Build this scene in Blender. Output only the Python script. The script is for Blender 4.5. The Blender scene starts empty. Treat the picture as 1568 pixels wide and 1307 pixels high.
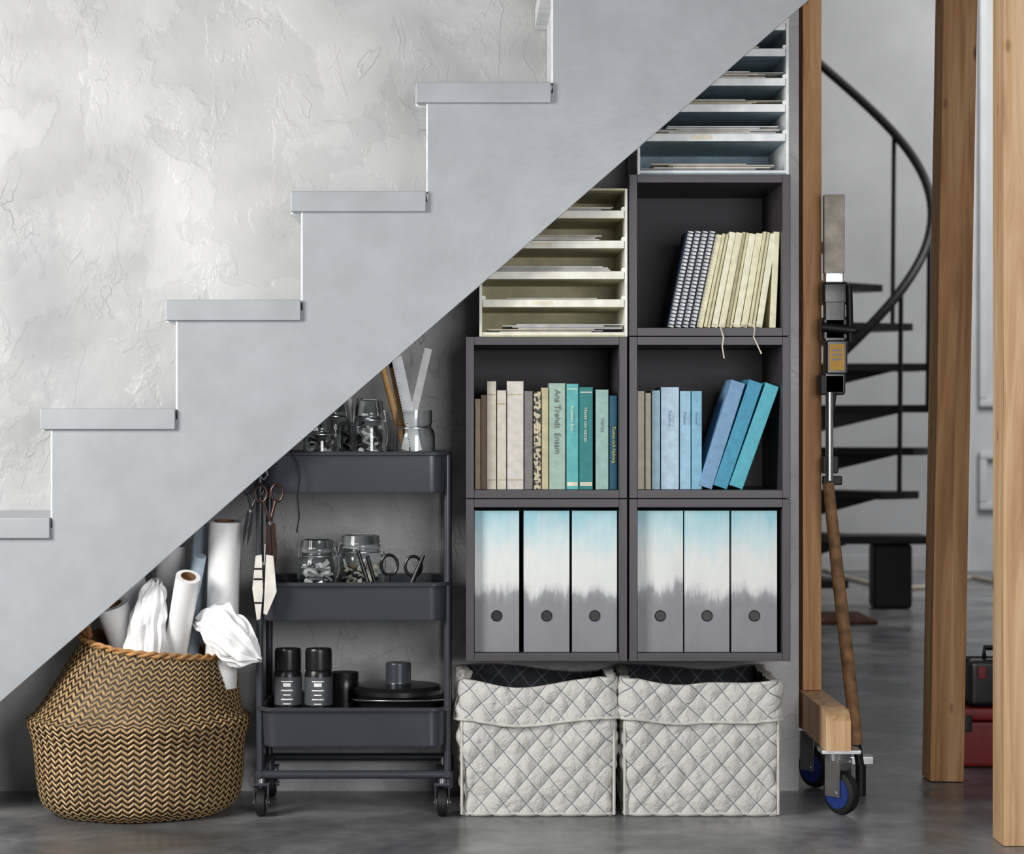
import bpy, bmesh, math, random
from mathutils import Vector, Matrix, noise
random.seed(7)
K=0.0014; CAMD=5.0; CX=720.0; CZ=0.836
scene=bpy.context.scene
def at(u,v,y=0.0):
    s=1+y/CAMD
    return ((u-CX)*K*s, CZ+(653-v)*K*s)
def ln(c):
    c=c/255.0
    return c/12.92 if c<=0.04045 else ((c+0.055)/1.055)**2.4
def rgb(r,g,b): return (ln(r),ln(g),ln(b),1)

# ---------------- materials
def nt(name):
    m=bpy.data.materials.new(name); m.use_nodes=True
    t=m.node_tree; return m,t,t.nodes['Principled BSDF']
def N(t,ty,**kw):
    n=t.nodes.new(ty)
    for k,v in kw.items():
        if k in n.inputs.keys(): n.inputs[k].default_value=v
        else: setattr(n,k,v)
    return n
def mathn(t,op,a,b=None,clamp=False):
    n=t.nodes.new('ShaderNodeMath'); n.operation=op; n.use_clamp=clamp
    for i,x in enumerate((a,b)):
        if x is None: continue
        if isinstance(x,(int,float)): n.inputs[i].default_value=x
        else: t.links.new(x,n.inputs[i])
    return n.outputs[0]
def mix(t,f,a,b,mode='MIX'):
    n=t.nodes.new('ShaderNodeMix'); n.data_type='RGBA'; n.blend_type=mode
    if isinstance(f,(int,float)): n.inputs[0].default_value=f
    else: t.links.new(f,n.inputs[0])
    for i,x in ((6,a),(7,b)):
        if isinstance(x,tuple): n.inputs[i].default_value=x
        else: t.links.new(x,n.inputs[i])
    return n.outputs[2]
def ramp(t,f,stops):
    n=t.nodes.new('ShaderNodeValToRGB'); cr=n.color_ramp
    while len(cr.elements)<len(stops): cr.elements.new(0.5)
    for e,(p,c) in zip(cr.elements,stops):
        e.position=p; e.color=c if isinstance(c,tuple) else (c,c,c,1)
    t.links.new(f,n.inputs[0]); return n.outputs[0]
def bump(t,bs,h,strength=0.3,dist=0.01):
    b=t.nodes.new('ShaderNodeBump'); b.inputs['Strength'].default_value=strength; b.inputs['Distance'].default_value=dist
    t.links.new(h,b.inputs['Height']); t.links.new(b.outputs[0],bs.inputs['Normal'])
def objco(t,scale=(1,1,1),loc=(0,0,0)):
    c=t.nodes.new('ShaderNodeTexCoord'); mp=t.nodes.new('ShaderNodeMapping'); mp.inputs['Scale'].default_value=scale; mp.inputs['Location'].default_value=loc
    t.links.new(c.outputs['Object'],mp.inputs[0]); return mp.outputs[0]
def noi(t,co,scale,detail=4,dist=0,rough=0.5):
    n=N(t,'ShaderNodeTexNoise',Scale=scale,Detail=detail,Distortion=dist,Roughness=rough)
    t.links.new(co,n.inputs['Vector']); return n.outputs[0]
_mc={}
def M(name,c,rough=0.5,metal=0.0,var=0.08,ns=30,bs=0.05,trans=0):
    if name in _mc: return _mc[name]
    m,t,b=nt(name); co=objco(t)
    f=noi(t,co,ns,4)
    d=tuple(min(1,x*(1-2*var)) for x in c[:3])+(1,); l=tuple(min(1,x*(1+2*var)) for x in c[:3])+(1,)
    t.links.new(ramp(t,f,[(0.3,d),(0.7,l)]),b.inputs['Base Color'])
    b.inputs['Roughness'].default_value=rough; b.inputs['Metallic'].default_value=metal
    if trans: b.inputs['Transmission Weight'].default_value=trans
    if bs: bump(t,b,noi(t,co,ns*4,3),bs,0.003)
    _mc[name]=m; return m
def glassmat():
    m,t,b=nt('clear_glass')
    b.inputs['Base Color'].default_value=(0.97,1,1,1); b.inputs['Roughness'].default_value=0.03
    b.inputs['Transmission Weight'].default_value=1.0; b.inputs['IOR'].default_value=1.42
    co=objco(t); bump(t,b,noi(t,co,25,2),0.08,0.003)
    return m
def plaster():
    m,t,b=nt('trowelled_plaster'); co=objco(t)
    big=noi(t,co,1.3,4,0.2,0.5); med=noi(t,co,3.6,5,0.4,0.55)
    c1=ramp(t,big,[(0.33,rgb(176,176,178)),(0.5,rgb(202,202,202)),(0.66,rgb(224,223,222))])
    c2=ramp(t,med,[(0.34,0.72),(0.50,0.92),(0.62,1.0)])
    def plate(scale,loc,e,rough,dist=.3,sc=(1,1,1)):
        return ramp(t,noi(t,objco(t,sc,loc),scale,6,dist,rough),[(e,0.0),(e+.022,0.9),(e+.10,1.0)])
    p1=plate(3.0,(0,0,0),.50,.52); p2=plate(4.5,(3,1,2),.54,.55,.5,(1,1,.7)); p3=plate(8,(7,4,1),.58,.56,.6,(1.3,1,.8))
    col=mix(t,0.6,c1,c2,'MULTIPLY')
    col=mix(t,0.08,col,p1,'MULTIPLY')
    t.links.new(col,b.inputs['Base Color'])
    r1=noi(t,objco(t,(1,1,.7),(2,0,5)),6.5,3,1.1,0.55)
    rd=ramp(t,mathn(t,'ABSOLUTE',mathn(t,'SUBTRACT',r1,.5)),[(0.0,1.0),(.007,0.3),(.02,0.0)])
    mk=ramp(t,noi(t,co,5.0,5),[(.54,0.0),(.66,1.0)]); ra=mathn(t,'MULTIPLY',rd,mk)
    h=mathn(t,'ADD',mathn(t,'MULTIPLY',p1,.09),mathn(t,'MULTIPLY',p2,.08))
    h=mathn(t,'ADD',h,mathn(t,'MULTIPLY',p3,.06))
    h=mathn(t,'ADD',h,mathn(t,'MULTIPLY',ra,.18))
    h=mathn(t,'ADD',h,mathn(t,'MULTIPLY',noi(t,co,4,3,0.2,0.5),0.5))
    h=mathn(t,'ADD',h,mathn(t,'MULTIPLY',noi(t,co,26,6,0.3,0.6),0.10))
    bump(t,b,h,0.48,0.03)
    t.links.new(ramp(t,med,[(.4,.6),(.6,.42)]),b.inputs['Roughness'])
    return m
def concrete():
    m,t,b=nt('polished_concrete'); co=objco(t)
    a=noi(t,co,2.2,8,0.5,0.65); c=ramp(t,a,[(0.32,rgb(82,83,86)),(0.48,rgb(114,115,117)),(0.66,rgb(158,158,159))])
    d=ramp(t,noi(t,co,9,8,0.5,.65),[(0.35,0.6),(0.6,1.0)])
    t.links.new(mix(t,0.75,c,d,'MULTIPLY'),b.inputs['Base Color'])
    t.links.new(ramp(t,noi(t,co,4,5),[(0.35,0.20),(0.65,0.40)]),b.inputs['Roughness'])
    bump(t,b,noi(t,co,12,6),0.12,0.004); return m
def wood(name,c1,c2,c3):
    m,t,b=nt(name); co=objco(t,(1,1,0.05))
    g=noi(t,co,34,5,1.0,0.6); c=ramp(t,g,[(0.32,c1),(0.5,c2),(0.68,c3)])
    v=t.nodes.new('ShaderNodeTexVoronoi'); v.inputs['Scale'].default_value=1.0
    t.links.new(objco(t,(13,13,5)),v.inputs['Vector'])
    k=ramp(t,v.outputs['Distance'],[(0.08,rgb(120,72,40)),(0.13,(1,1,1,1))])
    t.links.new(mix(t,0.85,c,k,'MULTIPLY'),b.inputs['Base Color'])
    b.inputs['Roughness'].default_value=0.6; bump(t,b,g,0.1,0.003); return m
def weave():
    m,t,b=nt('seagrass_weave')
    c=t.nodes.new('ShaderNodeTexCoord'); s=t.nodes.new('ShaderNodeSeparateXYZ'); t.links.new(c.outputs['UV'],s.inputs[0])
    tri=mathn(t,'PINGPONG',s.outputs[0],1.0)
    v=mathn(t,'FRACT',mathn(t,'ADD',s.outputs[1],mathn(t,'MULTIPLY',tri,0.8)))
    co=objco(t); n=noi(t,co,90,3)
    v2=mathn(t,'ADD',v,mathn(t,'MULTIPLY',mathn(t,'SUBTRACT',n,0.5),0.35))
    e=mathn(t,'ABSOLUTE',mathn(t,'SUBTRACT',tri,0.5)); gap=ramp(t,e,[(0.36,1.0),(0.5,0.35)])
    col=ramp(t,v2,[(0.24,rgb(28,21,16)),(0.34,rgb(146,112,70)),(0.6,rgb(226,194,142)),(0.84,rgb(196,156,102)),(0.95,rgb(40,30,22))])
    tone=ramp(t,noi(t,co,9,3),[(0.35,0.72),(0.65,1.0)])
    t.links.new(mix(t,1.0,mix(t,1.0,col,tone,'MULTIPLY'),gap,'MULTIPLY'),b.inputs['Base Color'])
    b.inputs['Roughness'].default_value=0.5
    bump(t,b,ramp(t,v,[(0.0,0.0),(0.3,0.1),(0.6,1.0),(0.95,0.1)]),0.7,0.004); return m
def quilt(name,base,line,p=0.049):
    m,t,b=nt(name)
    c=t.nodes.new('ShaderNodeTexCoord'); s=t.nodes.new('ShaderNodeSeparateXYZ'); t.links.new(c.outputs['UV'],s.inputs[0])
    zz=mathn(t,'MULTIPLY',s.outputs[1],0.88)
    def L(x):
        f=mathn(t,'FRACT',mathn(t,'DIVIDE',x,p)); d=mathn(t,'ABSOLUTE',mathn(t,'SUBTRACT',f,0.5))
        return mathn(t,'GREATER_THAN',d,0.472)
    l=mathn(t,'MAXIMUM',L(mathn(t,'ADD',s.outputs[0],zz)),L(mathn(t,'SUBTRACT',s.outputs[0],zz)))
    co=objco(t); n=noi(t,co,12,4)
    bb=mix(t,n,base,tuple(x*0.86 for x in base[:3])+(1,))
    t.links.new(mix(t,mathn(t,'MULTIPLY',l,0.8),bb,line),b.inputs['Base Color'])
    b.inputs['Roughness'].default_value=0.9
    bump(t,b,mathn(t,'ADD',noi(t,co,220,3),mathn(t,'MULTIPLY',noi(t,co,28,4,1.2),4)),0.45,0.005); return m
def binder():
    m,t,b=nt('painted_magazine_file'); co=objco(t)
    oi=t.nodes.new('ShaderNodeObjectInfo')
    s=t.nodes.new('ShaderNodeSeparateXYZ'); t.links.new(co,s.inputs[0])
    def co4(sc,scale,det,ro):
        n=t.nodes.new('ShaderNodeTexNoise'); n.noise_dimensions='4D'; n.inputs['Scale'].default_value=scale; n.inputs['Detail'].default_value=det; n.inputs['Roughness'].default_value=ro
        t.links.new(objco(t,sc),n.inputs['Vector']); t.links.new(mathn(t,'MULTIPLY',oi.outputs['Random'],40),n.inputs['W']); return n.outputs[0]
    st=co4((1,1,0.10),70,4,0.65); bl=co4((1,1,0.4),22,3,.5); wash=co4((1,1,.35),22,5,.6)
    z=mathn(t,'ADD',s.outputs[2],mathn(t,'ADD',mathn(t,'MULTIPLY',mathn(t,'SUBTRACT',st,0.5),0.06),mathn(t,'MULTIPLY',mathn(t,'SUBTRACT',bl,0.5),0.11)))
    zz=mathn(t,'DIVIDE',z,0.31)
    c=ramp(t,zz,[(0.0,rgb(136,137,142)),(0.34,rgb(140,141,145)),(0.40,rgb(156,157,160)),(0.44,rgb(208,210,210)),(0.49,rgb(232,234,232)),(0.66,rgb(232,236,233)),(0.82,rgb(198,225,230)),(0.98,rgb(154,207,218))])
    w=ramp(t,wash,[(0.35,0.88),(0.55,1.0)])
    t.links.new(mix(t,.7,c,w,'MULTIPLY'),b.inputs['Base Color']); b.inputs['Roughness'].default_value=0.5
    bump(t,b,st,0.12,0.002); return m

GL=glassmat()
m_plaster=plaster(); m_conc=concrete()
pine=wood('pine_wood',rgb(180,136,94),rgb(214,174,130),rgb(230,198,160))
pine_o=wood('oiled_pine',rgb(156,108,64),rgb(196,146,94),rgb(220,175,124))
stair_paint=M('stair_paint',rgb(167,171,175),0.33,0,0.03,12,0.16)
stair_edge=M('stair_edge_white',rgb(236,237,238),0.4)
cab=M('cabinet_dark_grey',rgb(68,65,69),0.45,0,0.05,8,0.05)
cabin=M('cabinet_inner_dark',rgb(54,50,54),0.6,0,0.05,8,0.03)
cartm=M('cart_black_steel',rgb(66,68,75),0.27,0.2,0.03,10,0.03)
black=M('black_plastic',rgb(22,22,24),0.3)
rubber=M('rubber',rgb(18,18,19),0.6)
steel=M('brushed_steel',rgb(190,190,192),0.28,0.9)
iron=M('black_iron',rgb(24,24,27),0.5,0.3)
white=M('white_paper',rgb(240,240,238),0.7)
creamp=M('cream_card',rgb(234,227,204),0.7)
weavem=weave()
# ---------------- builder
class B:
    def __init__(s): s.v=[];s.f=[];s.fm=[];s.mats=[];s.uv={}
    def mi(s,m):
        if m not in s.mats: s.mats.append(m)
        return s.mats.index(m)
    def add(s,vs,fs,m,X=None,uvs=None):
        o=len(s.v); k=s.mi(m)
        for p in vs:
            p=Vector(p); s.v.append(tuple(X@p) if X else tuple(p))
        for i,f in enumerate(fs):
            if uvs: s.uv[len(s.f)]=uvs[i]
            s.f.append([o+j for j in f]); s.fm.append(k)
    def box(s,x0,x1,y0,y1,z0,z1,m,bev=0.0,X=None,seg=2):
        x0,x1=min(x0,x1),max(x0,x1); z0,z1=min(z0,z1),max(z0,z1); y0,y1=min(y0,y1),max(y0,y1)
        bm=bmesh.new(); bmesh.ops.create_cube(bm,size=1)
        for v in bm.verts: v.co=Vector(((x0+x1)/2+v.co.x*(x1-x0),(y0+y1)/2+v.co.y*(y1-y0),(z0+z1)/2+v.co.z*(z1-z0)))
        if bev>0:
            bev=min(bev,0.45*min(x1-x0,y1-y0,z1-z0))
            bmesh.ops.bevel(bm,geom=bm.edges[:],offset=bev,segments=seg,affect='EDGES',profile=0.5)
        bm.verts.index_update()
        s.add([v.co.copy() for v in bm.verts],[[v.index for v in f.verts] for f in bm.faces],m,X); bm.free()
    def loft(s,loops,m,closed=True,cap0=False,cap1=False,wrap=False,X=None):
        n=len(loops[0]); vs=[p for l in loops for p in l]; fs=[]
        L=len(loops); R=L if wrap else L-1
        for i in range(R):
            a=i*n; b2=((i+1)%L)*n
            for j in range(n if closed else n-1):
                k=(j+1)%n; fs.append([a+j,a+k,b2+k,b2+j])
        if cap0: fs.append(list(range(n))[::-1])
        if cap1: fs.append([(L-1)*n+j for j in range(n)])
        s.add(vs,fs,m,X)
    def tube(s,pts,r,m,seg=10,closed=False,X=None,rs=None):
        pts=[Vector(p) for p in pts]; n=len(pts); loops=[]
        up=None
        for i,p in enumerate(pts):
            if closed: d=pts[(i+1)%n]-pts[i-1]
            else: d=pts[min(i+1,n-1)]-pts[max(i-1,0)]
            d.normalize()
            if up is None:
                up=Vector((0,0,1)) if abs(d.z)<0.9 else Vector((1,0,0))
            u=(up-d*up.dot(d)).normalized(); w=d.cross(u); up=u
            rr=rs[i] if rs else r
            loops.append([p+(u*math.cos(2*math.pi*j/seg)+w*math.sin(2*math.pi*j/seg))*rr for j in range(seg)])
        s.loft(loops,m,True,not closed,not closed,closed,X)
    def cyl(s,p0,p1,r,m,seg=24,r2=None,X=None): s.tube([p0,p1],r,m,seg,X=X,rs=[r,r if r2 is None else r2])
    def lathe(s,prof,c,m,seg=32,axis='Z',cap0=False,cap1=False,X=None):
        loops=[]
        for r,z in prof:
            l=[]
            for j in range(seg):
                a=2*math.pi*j/seg; q=(r*math.cos(a),r*math.sin(a),z)
                if axis=='X': q=(q[2],q[0],q[1])
                if axis=='Y': q=(q[0],q[2],q[1])
                l.append(Vector(c)+Vector(q))
            loops.append(l)
        s.loft(loops,m,True,cap0,cap1,X=X)
    def prism(s,poly,y0,y1,m,X=None,m2=None):
        n=len(poly); vs=[(x,y0,z) for x,z in poly]+[(x,y1,z) for x,z in poly]
        s.add(vs,[list(range(n)),[n+j for j in range(n)][::-1]],m,X)
        s.add(vs,[[j,n+j,n+(j+1)%n,(j+1)%n] for j in range(n)],m2 or m,X)
    def obj(s,name,origin=None,ang=40,parent=None,bev=0,wn=True):
        o=Vector(origin) if origin else Vector((0,0,0))
        if not origin:
            xs=[v[0] for v in s.v];ys=[v[1] for v in s.v];zs=[v[2] for v in s.v]
            o=Vector(((min(xs)+max(xs))/2,(min(ys)+max(ys))/2,min(zs)))
        me=bpy.data.meshes.new(name); me.from_pydata([tuple(Vector(v)-o) for v in s.v],[],s.f)
        for m in s.mats: me.materials.append(m)
        me.polygons.foreach_set('material_index',s.fm)
        if s.uv:
            uvl=me.uv_layers.new(name='UVMap')
            for pi,u in s.uv.items():
                for li,uvc in zip(me.polygons[pi].loop_indices,u): uvl.data[li].uv=uvc
        bm=bmesh.new(); bm.from_mesh(me)
        if not s.uv: bmesh.ops.recalc_face_normals(bm,faces=bm.faces[:])
        bm.to_mesh(me); bm.free()
        me.polygons.foreach_set('use_smooth',[True]*len(me.polygons)); me.set_sharp_from_angle(angle=math.radians(ang))
        ob=bpy.data.objects.new(name,me); scene.collection.objects.link(ob); ob.location=o
        if bev:
            md=ob.modifiers.new('bevel','BEVEL'); md.width=bev; md.segments=2; md.limit_method='ANGLE'
        if wn and not s.uv:
            md=ob.modifiers.new('wn','WEIGHTED_NORMAL'); md.keep_sharp=True
        return ob
def TR(x,y,z,ry=0,rz=0,rx=0):
    return Matrix.Translation((x,y,z))@Matrix.Rotation(rz,4,'Z')@Matrix.Rotation(ry,4,'Y')@Matrix.Rotation(rx,4,'X')
def rrect(cx,cy,w,d,r,z,n=5):
    out=[]
    for sx,sy,a0 in ((1,1,0),(-1,1,90),(-1,-1,180),(1,-1,270)):
        for i in range(n+1):
            a=math.radians(a0+90*i/n)
            out.append(Vector((cx+sx*(w/2-r)+r*math.cos(a),cy+sy*(d/2-r)+r*math.sin(a),z)))
    return out

# ---------------- room
WY=0.36
b=B(); b.box(-3.2,0.755,WY,WY+0.12,0,3.2,m_plaster); b.obj('wall_back',origin=(0,0,0))
b=B(); b.box(-4,5,-6.5,9.0,-0.1,0,m_conc); b.obj('floor',origin=(0,0,0))
m_far=M('far_wall_paint',rgb(172,173,175),0.7,0,0.05,2,0.1)
m_trim=M('far_trim_paint',rgb(204,206,208),0.6,0,.03,5)
m_panel=M('far_panel_paint',rgb(196,198,200),0.65,0,.03,5)
b=B(); b.box(-4,5,8.5,8.65,0,5.0,m_far); b.obj('wall_far',origin=(0,0,0))
x0,_=at(1478,0,8.47); b=B(); b.box(x0,4.9,8.47,8.499,0,4.9,m_panel,.005); b.box(x0-.04,x0+.03,8.44,8.47,0,4.9,m_trim,.01); b.obj('trim_3')
def frame(px0,px1,py0,py1,nm):
    x0,z1=at(px0,py0,8.43); x1,z0=at(px1,py1,8.43); b=B(); w=0.045; ya,yb=8.43,8.468
    b.box(x0,x1,ya,yb,z1-w,z1,m_trim,0.01); b.box(x0,x1,ya,yb,z0,z0+w,m_trim,0.01)
    b.box(x0,x0+w,ya,yb,z0+w,z1-w,m_trim,0.01); b.box(x1-w,x1,ya,yb,z0+w,z1-w,m_trim,0.01); b.obj(nm)
frame(1500,1620,-60,622,'trim_1'); frame(1500,1620,690,780,'trim_2')
b=B(); b.box(-4,x0-.045,8.46,8.5,0,0.10,m_far,0.01); b.obj('baseboard_far')

# ---------------- staircase
SY=-0.06
def nose(i): return 62+191.7*i
def top(i): return 625-166.3*i
b=B(); poly=[]
i0,i1=-3,6
poly.append(at(nose(i0)+18,1257,SY))
for i in range(i0,i1+1):
    poly.append(at(nose(i)+18,top(i)+16,SY)); poly.append(at(nose(i+1)+18,top(i)+16,SY))
poly[-1]=at(nose(i1)+210,top(i1)+16,SY)
xe=nose(i1)+210
poly.append(at(xe,1073-.8675*xe,SY)); poly.append(at(-212,1257,SY))
poly=[(x,max(z,0.0)) for x,z in poly]
b.prism(poly,SY,SY+0.03,stair_paint,m2=stair_edge)
for i in range(i0,i1+1):
    x0,z1=at(nose(i),top(i),SY); x1,z0=at(nose(i)+207,top(i)+32,SY)
    b.box(x0,x1,SY-0.012,WY-0.002,z0,z1,stair_paint,0.0035)
    b.box(x0+.001,x1-.004,SY+.031,WY-0.003,z0-.003,z0+.001,stair_edge)
    b.box(x0-.0015,x0+.004,SY+.02,WY-0.003,z0-.002,z1-.004,stair_edge)
    xr,zb=at(nose(i)+18,top(i-1)+1,SY)
    if i==i0: zb=0.0
    b.box(xr+0.0005,xr+0.02,SY+0.028,WY-0.002,zb,z0+0.002,stair_edge)
    b.box(xr-0.0035,xr+0.002,SY+0.0005,SY+0.04,zb,z0,stair_edge,.001)
b.obj('staircase')

# ---------------- cube shelves
def cube_shelf(px0,px1,py0,py1):
    x0,z1=at(px0,py0); x1,z0=at(px1,py1); x0+=.0006;x1-=.0006;z0+=.0006;z1-=.0006
    t=0.0175; b=B(); y0,y1=0,WY-0.003
    b.box(x0,x0+t,y0,y1,z0,z1,cab,0.0015); b.box(x1-t,x1,y0,y1,z0,z1,cab,0.0015)
    b.box(x0+t,x1-t,y0+0.001,y1,z1-t,z1,cab,0.001); b.box(x0+t,x1-t,y0+0.001,y1,z0,z0+t,cab,0.001)
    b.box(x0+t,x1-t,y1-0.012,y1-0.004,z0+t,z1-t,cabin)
    b.obj('cube_shelf'); return x0+t,x1-t,z0+t,z1-t
C_tr=cube_shelf(963,1211,266,514); C_ml=cube_shelf(713,961,514.5,762.5); C_mr=cube_shelf(963,1211,514.5,762.5)
C_bl=cube_shelf(713,961,763,1012); C_br=cube_shelf(963,1211,763,1012)

# ---------------- books
pages=M('book_pages',rgb(225,218,200),0.8)
def book(b,xr,t,h,m,z0,y0,ang=0,dep=0.17,pg=True):
    X=TR(xr,0,z0,ang)
    b.box(-t,0,y0,y0+0.0045,0,h,m,0.0018,X)
    b.box(-t,-t+0.0022,y0+0.003,y0+dep,0,h,m,0,X); b.box(-0.0022,0,y0+0.003,y0+dep,0,h,m,0,X)
    b.box(-t+0.002,-0.002,y0+0.004,y0+dep-0.004,0.002,h-0.004,pages,0,X)
def label(txt,x,y,z,size,mat,par):
    cu=bpy.data.curves.new('spine_text','FONT'); cu.body=txt; cu.size=size; cu.extrude=0.0002; cu.align_x='CENTER'; cu.align_y='CENTER'
    cu.materials.append(mat)
    o=bpy.data.objects.new('spine_text',cu); scene.collection.objects.link(o)
    mw=Matrix.Translation((x,y,z))@Matrix.Rotation(math.pi/2,4,'Y')@Matrix.Rotation(math.pi/2,4,'X')
    o.parent=par; o.matrix_world=mw
def bk(n,*c): return M('book_'+n,rgb(*c),0.6,0,0.06,60,0.05)
speck,t_,bs_=nt('book_speckled'); f_=noi(t_,objco(t_),160,3)
t_.links.new(ramp(t_,f_,[(0.45,rgb(40,38,40)),(0.52,rgb(200,190,160))]),bs_.inputs['Base Color'])
rows=[(727,736,610,bk('tan',160,140,122)),(736,745.5,604,bk('brown',120,95,78)),(745.5,760,583,bk('cream',226,218,202)),(761,775.5,597,bk('cream2',210,204,190)),
(776,802,583,bk('offwhite',212,207,199)),(803,816,598,bk('grey',124,120,118)),(817,828.5,599,speck),(829,840,593,bk('sand',196,186,150)),
(841,866,586,bk('sage',164,190,176)),(867,886,587,bk('turq',98,182,182)),(887,908,592,bk('teal',44,130,130)),(912,932,596,bk('mint',156,190,182)),(933,945.5,605,bk('petrol',24,86,110))]
b=B(); zf=C_ml[2]
for x0,x1,tp,m in rows:
    y=0.035+random.uniform(0,0.006); a,zt=at(x0,tp,y); c,_=at(x1,tp,y)
    a=max(a,C_ml[0]+.001); c=min(c,C_ml[1]-.001)
    book(b,c-0.0003,c-a-0.0006,zt-zf,m,zf+0.0003,y)
    if m.name in('book_turq','book_teal'):
        b.box(a+.002,c-.002,y-0.0004,y+.001,zf+.008,zf+.016,creamp)
        b.box(a+.002,c-.002,y-0.0004,y+.001,zt-.012,zt-.010,creamp)
    if m.name in ('book_cream','book_offwhite','book_cream2','book_tan'):
        b.box(a+.002,c-.002,y-0.0003,y+.001,zt-.03,zt-.028,bk('goldline',170,150,110)); b.box(a+.002,c-.002,y-0.0003,y+.001,zf+.02,zf+.022,bk('goldline',170,150,110))
br=b.obj('row_of_books',origin=(0,0,0)); bpy.context.view_layer.update()
tx,tz=at(853,645,0.034); label('Ana Trehdt  Ensam',tx,0.0335,tz,0.0178,black,br)
tx,tz=at(876,640,0.034); label('Kustens hus',tx,0.0335,tz,0.011,creamp,br)
tx,tz=at(897,650,0.034); label('Havet om natten',tx,0.0335,tz,0.011,creamp,br)
tx,tz=at(922,650,0.034); label('Vinterljus',tx,0.0335,tz,0.008,black,br)
tx,tz=at(940,680,0.034); label('Tomas och Nyborg',tx,0.0335,tz,0.010,M('yellow_ink',rgb(226,200,90)),br)
rows=[(976,987,598,bk('beige',200,195,172)),(988,997,601,bk('sand2',206,200,176)),(998,1011,597,bk('pblue',166,198,214)),(1012,1040,592,bk('lblue',184,210,228)),(1041,1058,598,bk('lblue2',160,200,222)),(1059,1075,598,bk('sky',136,190,216))]
b=B(); zf=C_mr[2]
for x0,x1,tp,m in rows:
    y=0.035+random.uniform(0,0.006); a,zt=at(x0,tp,y); c,_=at(x1,tp,y); a=max(a,C_mr[0]+.001)
    book(b,c-0.0003,c-a-0.0006,zt-zf,m,zf+0.0003,y)
for x1,w,dx,tp,m in ((1090,23,53,583,bk('steelblue',124,164,200)),(1113,23,57,583,bk('cyan',72,156,188)),(1137,23,58,588,bk('cyan2',90,182,200))):
    a,zt=at(x1,tp,.035); hh=zt-zf; ang=math.atan2(dx*K,hh); book(b,a,w*K*math.cos(ang),hh/math.cos(ang)-0.006,m,zf+.0003,.035,ang)
br2=b.obj('row_of_books',origin=(0,0,0)); bpy.context.view_layer.update()
for u,s_ in ((1026,'Fiskebruk'),(1049,'Molnen'),(1067,'Himmel')):
    tx,tz=at(u,640,0.034); label(s_,tx,0.0335,tz,0.009,M('blue_ink',rgb(60,100,140)),br2)
b=B(); zf=C_tr[2]; nv=bk('navy',44,52,76); crs=[bk('notecream',238,233,200),bk('notecream2',226,219,180),bk('notecream3',244,240,214)]; seam=bk('noteseam',128,120,92)
for k in range(4):
    x1,_=at(1032+11*k,500,.03); a,zt=at(0,352,.03); ang=math.radians(12)
    h=(zt-zf)/math.cos(ang)-.003; X=TR(x1,0,zf+.0004,ang); t=10.4*K*math.cos(ang)
    b.box(-t,-t+.0015,.03,.18,0,h,nv,0,X); b.box(-.0015,0,.03,.18,0,h,nv,0,X); b.box(-t+.0015,-.0015,.033,.177,.001,h-.001,white,0,X)
    for j in range(26):
        zc=.006+j*(h-.012)/25
        b.tube([(-t/2+t*.55*math.cos(q),.031+.005*math.sin(q),zc) for q in [i*math.pi/4 for i in range(8)]],.0012,nv,5,True,X)
xx=1076; 
for k in range(9):
    w=11.4; ang=math.radians(11.8-0.38*k); x1,_=at(xx,500,.03); _,zt=at(0,353,.03); yy=.03+random.uniform(0,.008)
    h=(zt-zf)/math.cos(ang)-.003-random.uniform(0,.006); t=(w-1.3)*K*math.cos(ang); X=TR(x1,0,zf+.0004,ang); c_=crs[k%3]
    b.box(-t,0,yy,yy+.15,0,h,c_,.0015,X)
    if k%3==1: b.box(-t*.58,-t*.42,yy-.0004,yy+.002,.0,h,seam,0,X)
    xx+=w
x1,_=at(1190,500,.03); _,zt=at(0,353,.03); book(b,x1-.003,.013,zt-zf-.002,crs[0],zf+.0004,.03,math.radians(2.5),.15)
b.obj('row_of_notebooks',origin=(0,0,0))
b=B()
for pts in ([(1095,494),(1103,503),(1108,516),(1106,530),(1109,548)],[(1148,494),(1156,504),(1154,515),(1160,528),(1166,541)],[(1122,494),(1135,500),(1148,496)]):
    pp=[]
    for i,(u,v) in enumerate(pts):
        x,z=at(u,v,-.004); z=max(z,zf+.002) if v<505 else z
        pp.append((x,.02 if v<500 else -.004,z))
    b.tube(pp,.0015,creamp,6)
b.obj('bookmark_ribbons')

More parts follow.
